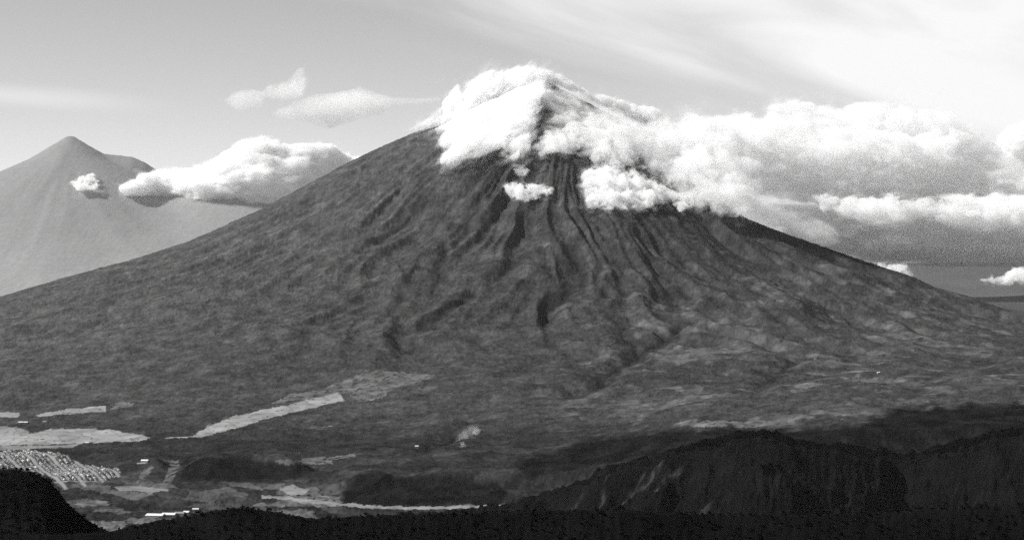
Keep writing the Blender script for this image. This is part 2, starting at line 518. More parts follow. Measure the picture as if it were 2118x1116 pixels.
def build_land():
    cu = np.concatenate([np.linspace(-480, -60, 36), np.arange(-50, 2170, 2.35), np.linspace(2180, 2600, 36)])
    rows = np.concatenate([np.arange(5600, 7300, 8.0), np.arange(7300, 9600, 13.0), np.arange(9600, 17500, 19.0), np.linspace(17500, 24000, 44)])
    U, D = np.meshgrid(cu, rows)
    X, Y = (U - CX) / F * D, D
    Z, r, s, is_hill, is_cone, cut = terrain(X, Y)
    PX, PY = U, HY + (ZC - Z) / D * F                  # where each point shows, to lay out what grows on it
    nr, nc = U.shape
    # --- ground cover: woodland everywhere, farmed patches on the lower right slopes
    wood = 0.060 + 0.018 * fbm(X / 260.0, Y / 260.0, 5, 0.65) + 0.012 * fbm(X / 60.0 + 4, Y / 60.0, 2)
    stand = fbm(X / 150.0 + 40, Y / 190.0, 4, 0.6)
    wood = wood * (1 + 0.30 * smooth(0.05, 0.30, stand) - 0.25 * smooth(0.05, 0.30, -stand)) * (0.72 + 0.56 * rng.random(Z.shape))
    wood *= 1 - 0.28 * smooth(-0.75, -0.1, s) * smooth(900, 700, PY)  # front and right darker than the left flank: sun angle put into the tone
    wood *= 1 - 0.24 * smooth(-0.1, 0.6, s) * smooth(620, 520, PY)  # upper right flank darkened further, its shade painted into the tone
    patch = fbm(X / 170.0 + 3, Y / 230.0, 4, 0.55) + 0.6 * fbm(X / 900.0 + 30, Y / 900.0, 3)
    where = smooth(1000, 1350, PX + 0.25 * (PY - 600)) * smooth(470, 600, PY + 40 * fbm(X / 700.0, Y / 700.0 + 4, 3)) * (~is_hill) * (1 - 0.8 * smooth(890, 920, PY))
    where2 = smooth(560, 800, PY) * 0.35 * (~is_hill)
    pm = np.maximum(where, where2) * smooth(-0.02, 0.22, patch)
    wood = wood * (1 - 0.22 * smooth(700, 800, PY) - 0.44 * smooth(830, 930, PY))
    pv, pe = plots(X + 40 * perlin(X / 130.0, Y / 130.0), Y * 0.7 + 40 * perlin(X / 130.0 + 9, Y / 130.0), 95.0)
    plot = (0.35 + 1.5 * pv ** 1.6) * (0.45 + 0.55 * smooth(0.03, 0.10, pe))
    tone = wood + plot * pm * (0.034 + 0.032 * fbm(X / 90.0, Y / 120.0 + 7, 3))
    tone *= 1 - 0.42 * smooth(6, 26, cut)             # ravines: denser trees, darkened further to stand in for gully shade
    hr = np.interp(PX, CU, CD) - D
    qq = hill_q(PX, D, hr)
    bare_lit = smooth(0.62, 1.05, 1 - 2 * np.abs(perlin(qq / 105.0, hr / 1100.0 + 2.2)) + 0.25 * fbm(X / 60.0, Y / 60.0, 3)) * smooth(1100, 1200, PX) * smooth(1580, 1430, PX) * smooth(5, 60, hr)  # bare spur crests, paled further to stand in for their sunlit faces
    bare = smooth(0.25, 0.6, fbm(X / 120.0 + 2, Y / 120.0, 3, 0.6)) * is_hill
    tone += 0.008 * bare
    canopy = np.ones_like(Z) - 0.5 * pm
    fid = np.full(Z.shape, -1)
    wob = 3.5 * fbm(X / 70.0, Y / 140.0 + 5, 3)
    wobx = 10 * fbm(X / 130.0 + 6, Y / 200.0, 3)
    for i, (poly, tn) in enumerate(FIELDS):
        px_, py_ = np.array(poly).T
        m = (PX > px_.min() - 20) & (PX < px_.max() + 20) & (PY > py_.min() - 8) & (PY < py_.max() + 8) & (D > 7000) & (D < 16800) & ~is_hill
        if not m.any():
            continue
        ins = in_poly(PX[m] + wobx[m] * 0.9, PY[m] + wob[m] * 0.8, poly)
        full = np.zeros(Z.shape, bool)
        if i != len(FIELDS) - 1:
            ins &= fbm(X[m] / 42.0, Y[m] / 50.0, 3, 0.6) < (0.40 if tn > 0.16 else 0.16)
        full[m] = ins
        fid[full] = i
        fv, fe = plots(X[full] + 0.4 * Y[full], Y[full] * 0.6, 150.0, 5)
        mottle = (0.88 + 0.24 * fv) * (0.72 + 0.28 * smooth(0.02, 0.07, fe)) - 0.06 + 0.45 * fbm(X[full] / 110.0, Y[full] / 60.0, 4, 0.6)
        if i == len(FIELDS) - 1:
            lx_ = (X[full] - TC[0]) * TA[0] + (Y[full] - TC[1]) * TA[1]
            ly_ = -(X[full] - TC[0]) * TA[1] + (Y[full] - TC[1]) * TA[0]
            street = (np.abs((ly_ / 84.0 + 0.5) % 1 - 0.5) < 0.10) | (np.abs((lx_ / 214.5 + 0.5) % 1 - 0.5) < 0.04)
            mottle = np.where(street, 1.5, 0.42 + 0.5 * fbm(X[full] / 40.0, Y[full] / 40.0, 2))
        elif tn < 0.16:
            mottle = 0.62 + 1.1 * np.clip(fbm(X[full] / 90.0, Y[full] / 90.0, 4, 0.6) + 0.25, 0, 1)
        tone[full] = tn * mottle
        canopy[full] = 0.06 if tn > 0.16 else 0.4
    m = (PX > 540) & (PX < 1200) & (PY > 1010) & (D > 6800) & (D < 8600) & ~is_hill
    dist = np.full(Z.shape, 99.0)
    dist[m] = seg_dist(PX[m], PY[m] * 3.0, [(a, b * 3.0) for a, b in RIVER[0]])[0]
    rv = dist < 10 + 7 * fbm(X / 80.0, Y / 80.0 + 2, 2)
    fid[rv] = 100
    tone[rv] = RIVER[1] * (0.8 + 0.5 * fbm(X[rv] / 50.0, Y[rv] / 50.0, 3))
    canopy[rv] = 0.05
    # the valley floor on the left is all small plots
    vf = smooth(985, 1005, PY) * smooth(730, 690, PX) * (~is_hill) * (fid < 0) * (D < 9600)
    pv, pe = plots(X * 1.0 + 0.5 * Y, Y * 0.8, 120.0, 11)
    tone = tone + vf * np.where(pv > 0.45, (pv - 0.40) * 0.14, 0.0) * smooth(0.02, 0.08, pe)
    tone = tone * (1 - vf * 0.5 * smooth(0.06, 0.02, pe))
    for i, poly in enumerate(WOODS_AND_SHADE):
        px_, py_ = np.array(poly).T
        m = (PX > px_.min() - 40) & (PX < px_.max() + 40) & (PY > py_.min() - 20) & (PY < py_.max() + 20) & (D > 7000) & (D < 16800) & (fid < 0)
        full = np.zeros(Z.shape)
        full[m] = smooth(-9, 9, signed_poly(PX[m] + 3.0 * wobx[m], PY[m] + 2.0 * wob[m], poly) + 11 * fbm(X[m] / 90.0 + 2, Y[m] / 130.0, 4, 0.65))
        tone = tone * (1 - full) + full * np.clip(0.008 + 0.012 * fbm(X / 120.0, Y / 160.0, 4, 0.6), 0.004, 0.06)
    tone = np.where(is_hill, tone * 0.22 + 0.026 * bare_lit * smooth(-0.15, 0.3, fbm(X / 45.0 + 3, Y / 45.0, 3, 0.6)) * (0.5 + rng.random(Z.shape)), tone)
    # --- crowns of the forest, uneven
    near = 1 - 0.35 * smooth(7000, 9000, D)
    lump = rng.random(Z.shape)
    fine_ = np.clip((D - 5500.0) / 9000.0, 0.18, 1.0)
    Z = Z + canopy * near * (9.0 * fine_ * (lump - 0.3) + 4.5 * (1 - 0.6 * fine_) * perlin(X / 15.0, Y / 17.0) + 6.5 * perlin(X / 34.0, Y / 40.0) + 5 * perlin(X / 75.0 + 5, Y / 75.0))
    V = np.stack([X, Y, Z], -1).reshape(-1, 3)
    idx = np.arange(nr * nc).reshape(nr, nc)
    quads = np.stack([idx[:-1, :-1], idx[:-1, 1:], idx[1:, 1:], idx[1:, :-1]], -1).reshape(-1, 4)
    f4 = fid.reshape(-1)[quads]
    # a face belongs to a field if three of its corners do
    face_id = np.where((f4[:, 0] == f4[:, 1]) | (f4[:, 0] == f4[:, 2]), f4[:, 0], f4[:, 2])
    hill4 = is_hill.reshape(-1)[quads].sum(1) >= 2
    cone4 = is_cone.reshape(-1)[quads].sum(1) >= 2
    cls = np.where(face_id >= 0, face_id, np.where(hill4, 202, np.where(cone4, 201, 200)))
    T = tone.reshape(-1)

    def part(sel, name, mat, **kw):
        q = quads[sel]
        if len(q) == 0:
            return
        used, inv = np.unique(q, return_inverse=True)
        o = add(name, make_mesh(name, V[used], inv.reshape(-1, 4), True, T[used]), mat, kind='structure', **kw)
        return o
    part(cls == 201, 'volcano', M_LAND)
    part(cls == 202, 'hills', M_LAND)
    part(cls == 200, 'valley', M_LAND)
    part(cls == 100, 'riverbed', M_FIELD)
    for i in range(len(FIELDS)):
        part(cls == i, FIELD_NAMES[i], M_FIELD)


build_land()

# --- the plain that runs on to the horizon
gv, gf, gt = [], [], []
ring_d = np.concatenate([[-6000, 3000], np.geomspace(6000, 190000, 26)])
ring_x = np.linspace(-1, 1, 61)
GX, GD = np.meshgrid(ring_x, ring_d)
GXX = GX * (9000 + np.maximum(GD, 0) * 0.75)
GZ = 1090 + 0 * GXX + 18 * fbm(GXX / 9000.0, GD / 9000.0, 3)
idx = np.arange(GX.size).reshape(GX.shape)
gq = np.stack([idx[:-1, :-1], idx[:-1, 1:], idx[1:, 1:], idx[1:, :-1]], -1).reshape(-1, 4)
gtone = 0.045 + 0.02 * fbm(GXX / 5000.0, GD / 7000.0, 3)
add('ground', make_mesh('ground', np.stack([GXX, GD, GZ], -1).reshape(-1, 3), gq, True, gtone.ravel()), M_FAR, kind='structure')

# --- the two far volcanoes in the west
DF = 80000.0
MPX = DF / F
FU = np.array([(-900, 640), (-500, 560), (-300, 492), (-150, 425), (-60, 385), (0, 358), (60, 331), (100, 306), (122, 293), (138, 283), (150, 282), (166, 292), (190, 306), (215, 318), (245, 321), (275, 325),
               (300, 336), (325, 352), (360, 362), (400, 358), (450, 350), (500, 344), (545, 341), (590, 346), (640, 358), (700, 378), (760, 400), (850, 450), (1000, 520), (1300, 610), (1700, 650)], float)


FAR_LINES = {}


def build_far():
    cu = np.concatenate([np.arange(-900, -40, 10.0), np.arange(-40, 1000, 3.2), np.arange(1000, 1700, 20.0)])
    dd = np.concatenate([np.arange(-28000, 0, 230.0), np.arange(0, 16000, 800.0)])
    U, T = np.meshgrid(cu, dd)
    X, Y = (U - CX) / F * DF, DF + T                     # a block of land, not a fan
    crest = ZC - (np.interp(U, FU[:, 0], FU[:, 1]) - HY) * MPX

    def conez(uc, top, k):
        r = np.hypot(X - (uc - CX) / F * DF, T)
        return top - 2900 * (1 - np.exp(-r / k)), r
    def outline(uc, side):
        k = (FU[:, 0] - uc) * side >= 0
        rr, pp = np.abs(FU[k, 0] - uc) * MPX, FU[k, 1]
        o = np.argsort(rr)
        return rr[o], ZC - (pp[o] - HY) * MPX
    ra, za = outline(146, -1)
    rb, zb = outline(545, 1)
    r1 = np.hypot(X - (146 - CX) / F * DF, T)
    r2 = np.hypot(X - (545 - CX) / F * DF, T)
    g = 1 - 2 * np.abs(perlin(np.arctan2(X - (146 - CX) / F * DF, -T) * 7, r1 / 14000.0))
    g2 = 1 - 2 * np.abs(perlin(np.arctan2(X - (545 - CX) / F * DF, -T) * 7 + 9, r2 / 14000.0))
    z1 = np.interp(r1, ra, za) + smooth(700, 5000, r1) * (22 * (g - 0.5)) * smooth(0, 2500, np.abs(T))
    z2 = np.interp(r2, rb, zb) + smooth(700, 5000, r2) * (22 * (g2 - 0.5)) * smooth(0, 2500, np.abs(T))
    z = smax(smax(z1, z2, 500.0), crest - 0.62 * np.abs(T) + 60.0 * smooth(1500, 0, np.abs(T)) * 0, 60.0 + 500.0 * smooth(200, 2500, np.abs(T)))
    z = z + smooth(500, 4000, np.abs(T)) * 50 * fbm(X / 4000.0, Y / 6000.0, 4)
    z = np.maximum(z, 1060 + 40 * fbm(X / 3000.0, Y / 3000.0, 3))
    z = z + 14 * (rng.random(z.shape) - 0.5)
    tone = 0.195 + 0.020 * fbm(X / 1500.0, Y / 2500.0, 4) + 0.05 * smooth(3500, 14000, -T)  # ash-pale, raised further and more low down to stand in for haze
    FAR_LINES['u'] = cu
    FAR_LINES['d'] = DF + dd
    FAR_LINES['pm'] = np.minimum.accumulate(HY + (ZC - z) / Y * F, axis=0)
    idx = np.arange(U.size).reshape(U.shape)
    q = np.stack([idx[:-1, :-1], idx[:-1, 1:], idx[1:, 1:], idx[1:, :-1]], -1).reshape(-1, 4)
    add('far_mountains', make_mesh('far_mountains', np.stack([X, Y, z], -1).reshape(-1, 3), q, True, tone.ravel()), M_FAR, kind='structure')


build_far()


def build_far_hills():
    cu = np.arange(1300, 2900, 5.0)
    dd = np.concatenate([np.arange(-9000, 0, 300.0), np.arange(0, 6000, 800.0)])
    U, T = np.meshgrid(cu, dd)
    dist = 70000.0
    X, Y = (U - CX) / F * dist, dist + T
    top = ZC - (543 + 3 * fbm(U / 160.0, 0 * U + 3, 3) - HY) / F * dist
    z = top - 1200 * (1 - np.exp(-np.abs(T) / 5000.0)) + 60 * fbm(X / 2500.0, Y / 2500.0, 3)
    z = np.maximum(z, 1060)
    idx = np.arange(U.size).reshape(U.shape)
    q = np.stack([idx[:-1, :-1], idx[:-1, 1:], idx[1:, 1:], idx[1:, :-1]], -1).reshape(-1, 4)
    tone = 0.07 + 0.02 * fbm(X / 3000.0, Y / 3000.0, 3)
    add('far_hills', make_mesh('far_hills', np.stack([X, Y, z], -1).reshape(-1, 3), q, True, tone.ravel()), M_FAR, kind='structure')


build_far_hills()

# ------------------------------------------------------------------ the near hillsides
NU = np.array([-400, 120, 200, 232, 260, 330, 400, 440, 480, 520, 560, 600, 660, 720, 800, 900, 1000, 1100, 1200, 1300, 1420, 1600, 1800, 1950, 2118, 2300, 2600], float)
NP = np.array([1100, 1100, 1098, 1094, 1086, 1072, 1060, 1052, 1046, 1048, 1052, 1060, 1068, 1064, 1062, 1058, 1055, 1052, 1050, 1052, 1058, 1062, 1056, 1048, 1036, 1030, 1025], float)
LU = np.array([-700, -300, -60, 0, 30, 60, 85, 105, 122, 138, 158, 180, 205, 225, 250, 300, 600], float)
LP = np.array([930, 950, 966, 969, 969, 973, 982, 995, 1014, 1036, 1056, 1072, 1086, 1096, 1112, 1150, 1300], float)


NP += 5
LP += 3


def near_hill(u, d, U_, P_, dc, slope, back):
    cp = np.interp(u, U_, P_) + 1.5 * perlin(u / 17.0, 0 * u)
    cz = ZC - (cp - HY) / F * dc
    run = dc - d
    z = np.where(run > 0, cz - slope * run - 6 * smooth(0, 40, run), cz + back * run)
    g = 1 - 2 * np.abs(perlin((u + 0.5 * run) / 95.0, run / 300.0 + 0.4))
    return z + 9 * smooth(20, 160, run) * (g - 0.4) + 3 * perlin(u / 20.0, d / 30.0) * smooth(5, 40, np.abs(run))


NEAR = dict(ridge=(NU, NP, 1900.0, 1.3, 0.45), knoll=(LU, LP, 2300.0, 0.95, 0.6))


def build_near(which, name, u0, u1, front, behind):
    U_, P_, dc, sl_, bk = NEAR[which]
    cu = np.arange(u0, u1, 3.6)
    dd = np.concatenate([np.arange(dc - front, dc - 20, 4.0), np.arange(dc - 20, dc + 20, 1.5), np.arange(dc + 20, dc + behind, 12.0)])
    U, D = np.meshgrid(cu, dd)
    X = (U - CX) / F * D
    Z = near_hill(U, D, U_, P_, dc, sl_, bk)
    Z = Z + 1.6 * rng.random(Z.shape) + 1.2 * perlin(X / 5.0, D / 5.0)
    Z = np.maximum(Z, 1085)
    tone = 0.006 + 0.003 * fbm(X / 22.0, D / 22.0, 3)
    idx = np.arange(U.size).reshape(U.shape)
    q = np.stack([idx[:-1, :-1], idx[:-1, 1:], idx[1:, 1:], idx[1:, :-1]], -1).reshape(-1, 4)
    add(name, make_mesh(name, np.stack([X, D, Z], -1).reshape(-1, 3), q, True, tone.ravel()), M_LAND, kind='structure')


build_near('ridge', 'near_ridge', -300, 2420, 300, 900)
build_near('knoll', 'near_hill', -600, 620, 420, 900)

# ------------------------------------------------------------------ trees on the near crests
def crown_arrays(seed, n=46):
    """A bush-like crown of unit height: many small tilted leaf clumps spread through an uneven volume."""
    g = np.random.default_rng(seed)
    lobes = [(g.normal(0, 0.16), g.normal(0, 0.16), 0.55 + 0.22 * g.random(), 0.24 + 0.12 * g.random()) for _ in range(5)]
    vs, fs = [], []
    for i in range(n):
        lx, ly, lz, lr = lobes[g.integers(len(lobes))]
        v = g.normal(size=3)
        v /= np.linalg.norm(v)
        c = np.array((lx, ly, lz)) + v * lr * (0.55 + 0.45 * g.random())
        t1 = np.cross(v, g.normal(size=3))
        t1 /= np.linalg.norm(t1)
        t2 = np.cross(v, t1)
        sz = 0.09 + 0.07 * g.random()
        k = len(vs)
        for a in range(5):
            th = a * 2 * np.pi / 5 + g.random() * 0.6
            vs.append(c + sz * (np.cos(th) * t1 + np.sin(th) * t2) * (0.7 + 0.6 * g.random()))
        vs.append(c + v * sz * 0.6)
        for a in range(5):
            fs.append((k + a, k + (a + 1) % 5, k + 5))
    return np.array(vs), np.array(fs)


def trunk_arrays(seed):
    g = np.random.default_rng(seed)
    vs, fs = [], []

    def limb(p, q, r0, r1, sides=5):
        p, q = np.array(p, float), np.array(q, float)
        ax = (q - p) / np.linalg.norm(q - p)
        t1 = np.cross(ax, (0.3, 1, 0.2))
        t1 /= np.linalg.norm(t1)
        t2 = np.cross(ax, t1)
        k = len(vs)
        for (c, rr) in ((p, r0), (q, r1)):
            for a in range(sides):
                th = 2 * np.pi * a / sides
                vs.append(c + rr * (np.cos(th) * t1 + np.sin(th) * t2))
        for a in range(sides):
            b = (a + 1) % sides
            fs.append((k + a, k + b, k + sides + b, k + sides + a))
    limb((0, 0, -0.12), (0.02, 0, 0.5), 0.035, 0.022)
    for _ in range(4):
        z0 = 0.3 + 0.2 * g.random()
        th = g.random() * 6.28
        limb((0.01, 0, z0), (0.26 * np.cos(th), 0.26 * np.sin(th), z0 + 0.28), 0.016, 0.006)
    return np.array(vs), np.array(fs)


CROWNS = [crown_arrays(100 + k) for k in range(6)]
TRUNKS = [trunk_arrays(200 + k) for k in range(3)]
crown_me = [make_mesh('crown', *c, smooth_shade=False) for c in CROWNS]
trunk_me = [make_mesh('trunk', *t) for t in TRUNKS]
for me in crown_me:
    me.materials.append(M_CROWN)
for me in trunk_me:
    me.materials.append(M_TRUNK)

def plant_tree(which, u, d, h, wdt, lab, grp):
    U_, P_, dc, sl_, bk = NEAR[which]
    z = float(near_hill(np.array([u]), np.array([d]), U_, P_, dc, sl_, bk)[0])
    root = bpy.data.objects.new('tree', None)
    COL.objects.link(root)
    root.location = ((u - CX) / F * d, d, z - 0.05 * h)
    root.rotation_euler = (0, 0, rng.random() * 6.28)
    root.scale = (wdt, wdt, h)
    root['label'], root['category'], root['group'] = lab, 'tree', grp
    add('crown', crown_me[rng.integers(6)], parent=root)
    add('trunk', trunk_me[rng.integers(3)], parent=root)


TREE_SETS = [('ridge', 'dark bushy tree on the black ridge crest in front of the row of white sheds', 236, 430, 18),
             ('ridge', 'dark bushy tree on the highest knob of the black ridge crest', 430, 570, 16),
             ('ridge', 'dark bushy tree on the black ridge crest before the valley fields', 570, 760, 18),
             ('ridge', 'dark bushy tree on the black ridge crest before the pale riverbed', 760, 1190, 40),
             ('ridge', 'dark bushy tree on the black ridge crest below the streaked spurs', 1190, 1560, 28),
             ('ridge', 'dark bushy tree on the black ridge crest under the big dark hillside', 1560, 2112, 40),
             ('knoll', 'dark bushy tree on the edge of the black hill by the town', 2, 228, 34)]
for which, lab, ua, ub, cnt in TREE_SETS:
    dc = NEAR[which][2]
    for i in range(cnt):
        u = ua + (ub - ua) * np.clip((i + 0.5 + 1.6 * (rng.random() - 0.5)) / cnt, 0, 1)
        h = (1.5 + 1.4 * rng.random() + 3.2 * rng.random() ** 5) * (1.15 if which == 'knoll' else 1.0)
        plant_tree(which, u, dc - 3 + 6 * rng.random(), h, h * (0.75 + 0.7 * rng.random()), lab, lab.replace('dark bushy tree', 'trees'))


def forest(name, which, u0, u1, f0, f1, count, hmin, hmax):
    U_, P_, dc, sl_, bk = NEAR[which]
    vs, fs, base = [], [], 0
    u = u0 + (u1 - u0) * rng.random(count)
    d = dc - f0 - (f1 - f0) * rng.random(count)
    z = near_hill(u, d, U_, P_, dc, sl_, bk)
    for i in range(count):
        cv, cf = CROWNS[i % 6]
        h = hmin + (hmax - hmin) * rng.random()
        a = rng.random() * 6.28
        ca, sa = math.cos(a), math.sin(a)
        w_ = h * (0.9 + 0.5 * rng.random())
        p = np.stack([cv[:, 0] * ca - cv[:, 1] * sa, cv[:, 0] * sa + cv[:, 1] * ca, cv[:, 2]], -1) * (w_, w_, h)
        vs.append(p + ((u[i] - CX) / F * d[i], d[i], z[i] - 0.25 * h))
        fs.append(cf + base)
        base += len(cv)
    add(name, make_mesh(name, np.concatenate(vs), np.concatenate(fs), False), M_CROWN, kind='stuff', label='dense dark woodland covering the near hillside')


forest('woodland', 'ridge', -40, 2160, 4, 130, 5200, 1.6, 3.4)
forest('woodland', 'knoll', -60, 260, 4, 260, 1900, 1.8, 3.8)

# a few bare pale trees standing out of the dark hillside
for i, (u, run, h) in enumerate([(2010, 60, 7), (2040, 66, 6), (1755, 55, 6), (1098, 40, 6), (880, 55, 7), (640, 60, 6), (1400, 58, 6), (2085, 52, 6)]):
    U_, P_, dc, sl_, bk = NEAR['ridge']
    d = dc - run
    z = float(near_hill(np.array([float(u)]), np.array([d]), U_, P_, dc, sl_, bk)[0])
    tv, tf = trunk_arrays(300 + i)
    me = make_mesh('bare_tree', tv * (h * 0.6, h * 0.6, h * 2.0), tf)
    o = add('bare_tree', me, M_PALE_TRUNK, label='bare pale dead tree standing on the dark near hillside', category='tree', group='bare pale trees on the near hillside')
    o.location = ((u - CX) / F * d, d, z + 1.0)

# ------------------------------------------------------------------ buildings in the valley
def box_mesh(name, x0, x1, y0, y1, z0, z1):
    v = [(x0, y0, z0), (x1, y0, z0), (x1, y1, z0), (x0, y1, z0), (x0, y0, z1), (x1, y0, z1), (x1, y1, z1), (x0, y1, z1)]
    f = [(0, 3, 2, 1), (4, 5, 6, 7), (0, 1, 5, 4), (1, 2, 6, 5), (2, 3, 7, 6), (3, 0, 4, 7)]
    return make_mesh(name, v, f, False)


def roof_mesh(name, w, dpt, z0, rise, over=0.5, t=0.25):
    x, y = w / 2 + over, dpt / 2 + over
    v, f = [], []
    for s in (0, t):
        v += [(-x, -y, z0 + s), (x, -y, z0 + s), (x, 0, z0 + rise + s), (-x, 0, z0 + rise + s), (x, y, z0 + s), (-x, y, z0 + s)]
    f += [(6, 7, 8, 9), (9, 8, 10, 11), (3, 2, 1, 0), (5, 4, 2, 3), (0, 1, 7, 6), (5, 11, 10, 4), (1, 2, 8, 7), (2, 4, 10, 8), (0, 6, 9, 3), (3, 9, 11, 5)]
    return make_mesh(name, v, f, False)


def gable_mesh(name, w, dpt, h, rise):
    x, y = w / 2, dpt / 2
    v = [(-x, -y, -3), (x, -y, -3), (x, y, -3), (-x, y, -3), (-x, -y, h), (x, -y, h), (x, y, h), (-x, y, h), (-x, 0, h + rise), (x, 0, h + rise)]
    me = bpy.data.meshes.new(name)
    me.from_pydata(v, [], [(0, 1, 5, 4), (2, 3, 7, 6), (1, 2, 6, 9, 5), (3, 0, 4, 8, 7)])
    return me


house_wall = gable_mesh('wall', 13, 9, 5.2, 2.0)
house_wall.materials.append(M_WALL)
house_roofs = []
for mr in M_ROOFS:
    me = roof_mesh('roof', 13, 9, 5.2, 2.0)
    me.materials.append(mr)
    house_roofs.append(me)
win_me = box_mesh('window', -0.9, 0.9, -0.06, 0.06, -0.7, 0.7)
win_me.materials.append(M_GLASS)
door_me = box_mesh('door', -0.6, 0.6, -0.06, 0.06, -1.1, 1.1)
door_me.materials.append(M_ROOFS[2])

TOWN = FIELDS[20][0]
HOUSE_LABELS = ['small gabled house with a white sheet roof in the valley town rows', 'small gabled house with a grey sheet roof in the valley town rows',
                'small gabled house with a dark roof in the valley town rows']
n_house = 0
ga = R(-70)
ca, sa = math.cos(ga), math.sin(ga)
centre = np.array(TC)
cand = []
for i in range(-44, 45):
    for j in range(-36, 37):
        if i % 11 == 0 or j % 4 == 0:
            continue
        lx, ly = i * 19.5 + rng.normal(0, 1.0), j * 21.0 + rng.normal(0, 1.2)
        x, y = centre[0] + lx * ca - ly * sa, centre[1] + lx * sa + ly * ca
        cand.append((x, y))
cand = np.array(cand)
ch = terrain(cand[:, 0].copy(), cand[:, 1].copy())[0]
cpx, cpy = CX + cand[:, 0] / cand[:, 1] * F, HY + (ZC - ch) / cand[:, 1] * F
ok = in_poly(cpx, cpy, TOWN) & (cpx > -20)
lim = np.interp(cpx, LU, LP)
ok &= cpy < lim - 1
sel = np.nonzero(ok)[0]
order = np.argsort(cand[sel, 1])                     # nearest first
sel = sel[order]
hv, hf, hb, ht = [], [], 0, []
for k in sel[290:]:                                  # the far rest of the rows, too many and too small to pick apart
    w_, d_, h_ = 7.5 + 2 * rng.random(), 4.6 + rng.random(), 4.0 + 2.5 * rng.random()
    v = np.array([(-w_, -d_, -3), (w_, -d_, -3), (w_, d_, -3), (-w_, d_, -3), (-w_, -d_, h_), (w_, -d_, h_), (w_, d_, h_), (-w_, d_, h_), (-w_, 0, h_ + 2), (w_, 0, h_ + 2)])
    v = np.stack([v[:, 0] * ca - v[:, 1] * sa + cand[k, 0], v[:, 0] * sa + v[:, 1] * ca + cand[k, 1], v[:, 2] + ch[k]], -1)
    hv.append(v)
    hf += [tuple(hb + a for a in f_) for f_ in ((0, 1, 5, 4), (2, 3, 7, 6), (4, 5, 9, 8), (6, 7, 8, 9), (1, 2, 6, 5), (3, 0, 4, 7), (5, 6, 9, 9), (7, 4, 8, 8))]
    ht.append(np.full(10, rng.choice((0.5, 0.24, 0.10), p=(0.1, 0.45, 0.45))))
    hb += 10
if hv:
    me = bpy.data.meshes.new('houses')
    me.from_pydata(np.concatenate(hv).tolist(), [], [tuple(dict.fromkeys(f_)) for f_ in hf])
    at_ = me.attributes.new('tone', 'FLOAT', 'POINT')
    at_.data.foreach_set('value', np.concatenate(ht).astype(np.float32))
    add('houses', me, M_FIELD, kind='stuff', label='far rows of small gabled houses of the valley town')
for k in sel[:290]:
    root = bpy.data.objects.new('house', None)
    COL.objects.link(root)
    root.location = (cand[k, 0], cand[k, 1], ch[k] + 0.2)
    root.rotation_euler = (0, 0, ga)
    kk = int(rng.choice(3, p=(0.10, 0.45, 0.45)))
    root.scale = (1.1 + 0.3 * rng.random(), 0.95 + 0.2 * rng.random(), 0.8 + 0.4 * rng.random())
    root['label'], root['category'], root['group'] = HOUSE_LABELS[kk], 'house', 'houses in the rows of the valley town with ' + ('white', 'grey', 'dark')[kk] + ' roofs'
    add('wall', house_wall, parent=root)
    add('roof', house_roofs[kk], parent=root)
    for wx_ in (-4.2, 4.2):
        w = add('window', win_me, parent=root)
        w.location = (wx_, -4.52, 2.6)
    w = add('door', door_me, parent=root)
    w.location = (0, -4.52, 1.1)


def shed(name, px, py, w, dpt, h, rise, label, cat, mr, rot=0.0, lift=0.0):
    g = ground_at(px, py)
    root = bpy.data.objects.new(name, None)
    COL.objects.link(root)
    root.location = (g[0], g[1], g[2] + lift)
    root.rotation_euler = (0, 0, rot)
    root['label'], root['category'] = label, cat
    add('wall', gable_mesh('wall', w, dpt, h, rise), M_WALL, parent=root)
    add('roof', roof_mesh('roof', w, dpt, h, rise, 0.8), mr, parent=root)
    n = max(2, int(w / 14))
    for i in range(n):
        o = add('window', win_me, parent=root)
        o.location = (-w / 2 + w * (i + 0.5) / n, -dpt / 2 - 0.02, h * 0.55)
        o.scale = (1.6, 1, 1.4)
    return root


W0, W1, W2 = M_ROOFS
shed('warehouse', 322, 1068, 62, 46, 6, 5, 'large white roofed shed, first of four along the foot of the dark ridge', 'shed', W0, R(-9))
shed('warehouse', 350, 1066, 48, 40, 6, 5, 'large white roofed shed, second of four along the foot of the dark ridge', 'shed', W0, R(-6))
shed('warehouse', 372, 1063, 34, 36, 5, 4, 'white roofed shed, third of four along the foot of the dark ridge', 'shed', W1, R(-4))
shed('warehouse', 386, 1061, 20, 30, 5, 4, 'narrow white roofed shed, last of four along the foot of the dark ridge', 'shed', W0, R(-8))
shed('warehouse', 405, 1055, 22, 14, 5, 3, 'small white shed standing apart above the row of four sheds', 'shed', W0, R(-5))
shed('barn', 43, 876, 22, 16, 7, 4, 'first white barn above the pale field, nearer the frame edge', 'barn', W0, R(5))
shed('barn', 53, 876, 20, 16, 7, 4, 'second white barn above the pale field, right of its twin', 'barn', W0, R(5))
shed('barn', 93, 873, 20, 12, 5, 3, 'lone grey barn at the wood edge right of the white twins', 'barn', W1, R(-10))
shed('barn', 180, 918, 16, 12, 5, 3, 'white barn at the tip of the narrow pale field', 'barn', W0, R(8))
shed('building', 300, 957, 30, 20, 9, 5, 'white building on the rise right of the valley town', 'building', W0, R(-12))
shed('building', 292, 962, 34, 18, 8, 4, 'grey building just below the white one on the rise', 'building', W1, R(10))
shed('cottage', 862, 925, 14, 10, 6, 3, 'lone white cottage in dark trees at the valley edge', 'cottage', W0, R(0))
shed('cottage', 684, 883, 20, 10, 4, 2, 'pale cottage in the scrub below the long pale field', 'cottage', W1, R(0))
shed('cottage', 1817, 773, 14, 12, 7, 3, 'lone white cottage among farm plots on the right slope', 'cottage', W0, R(12))
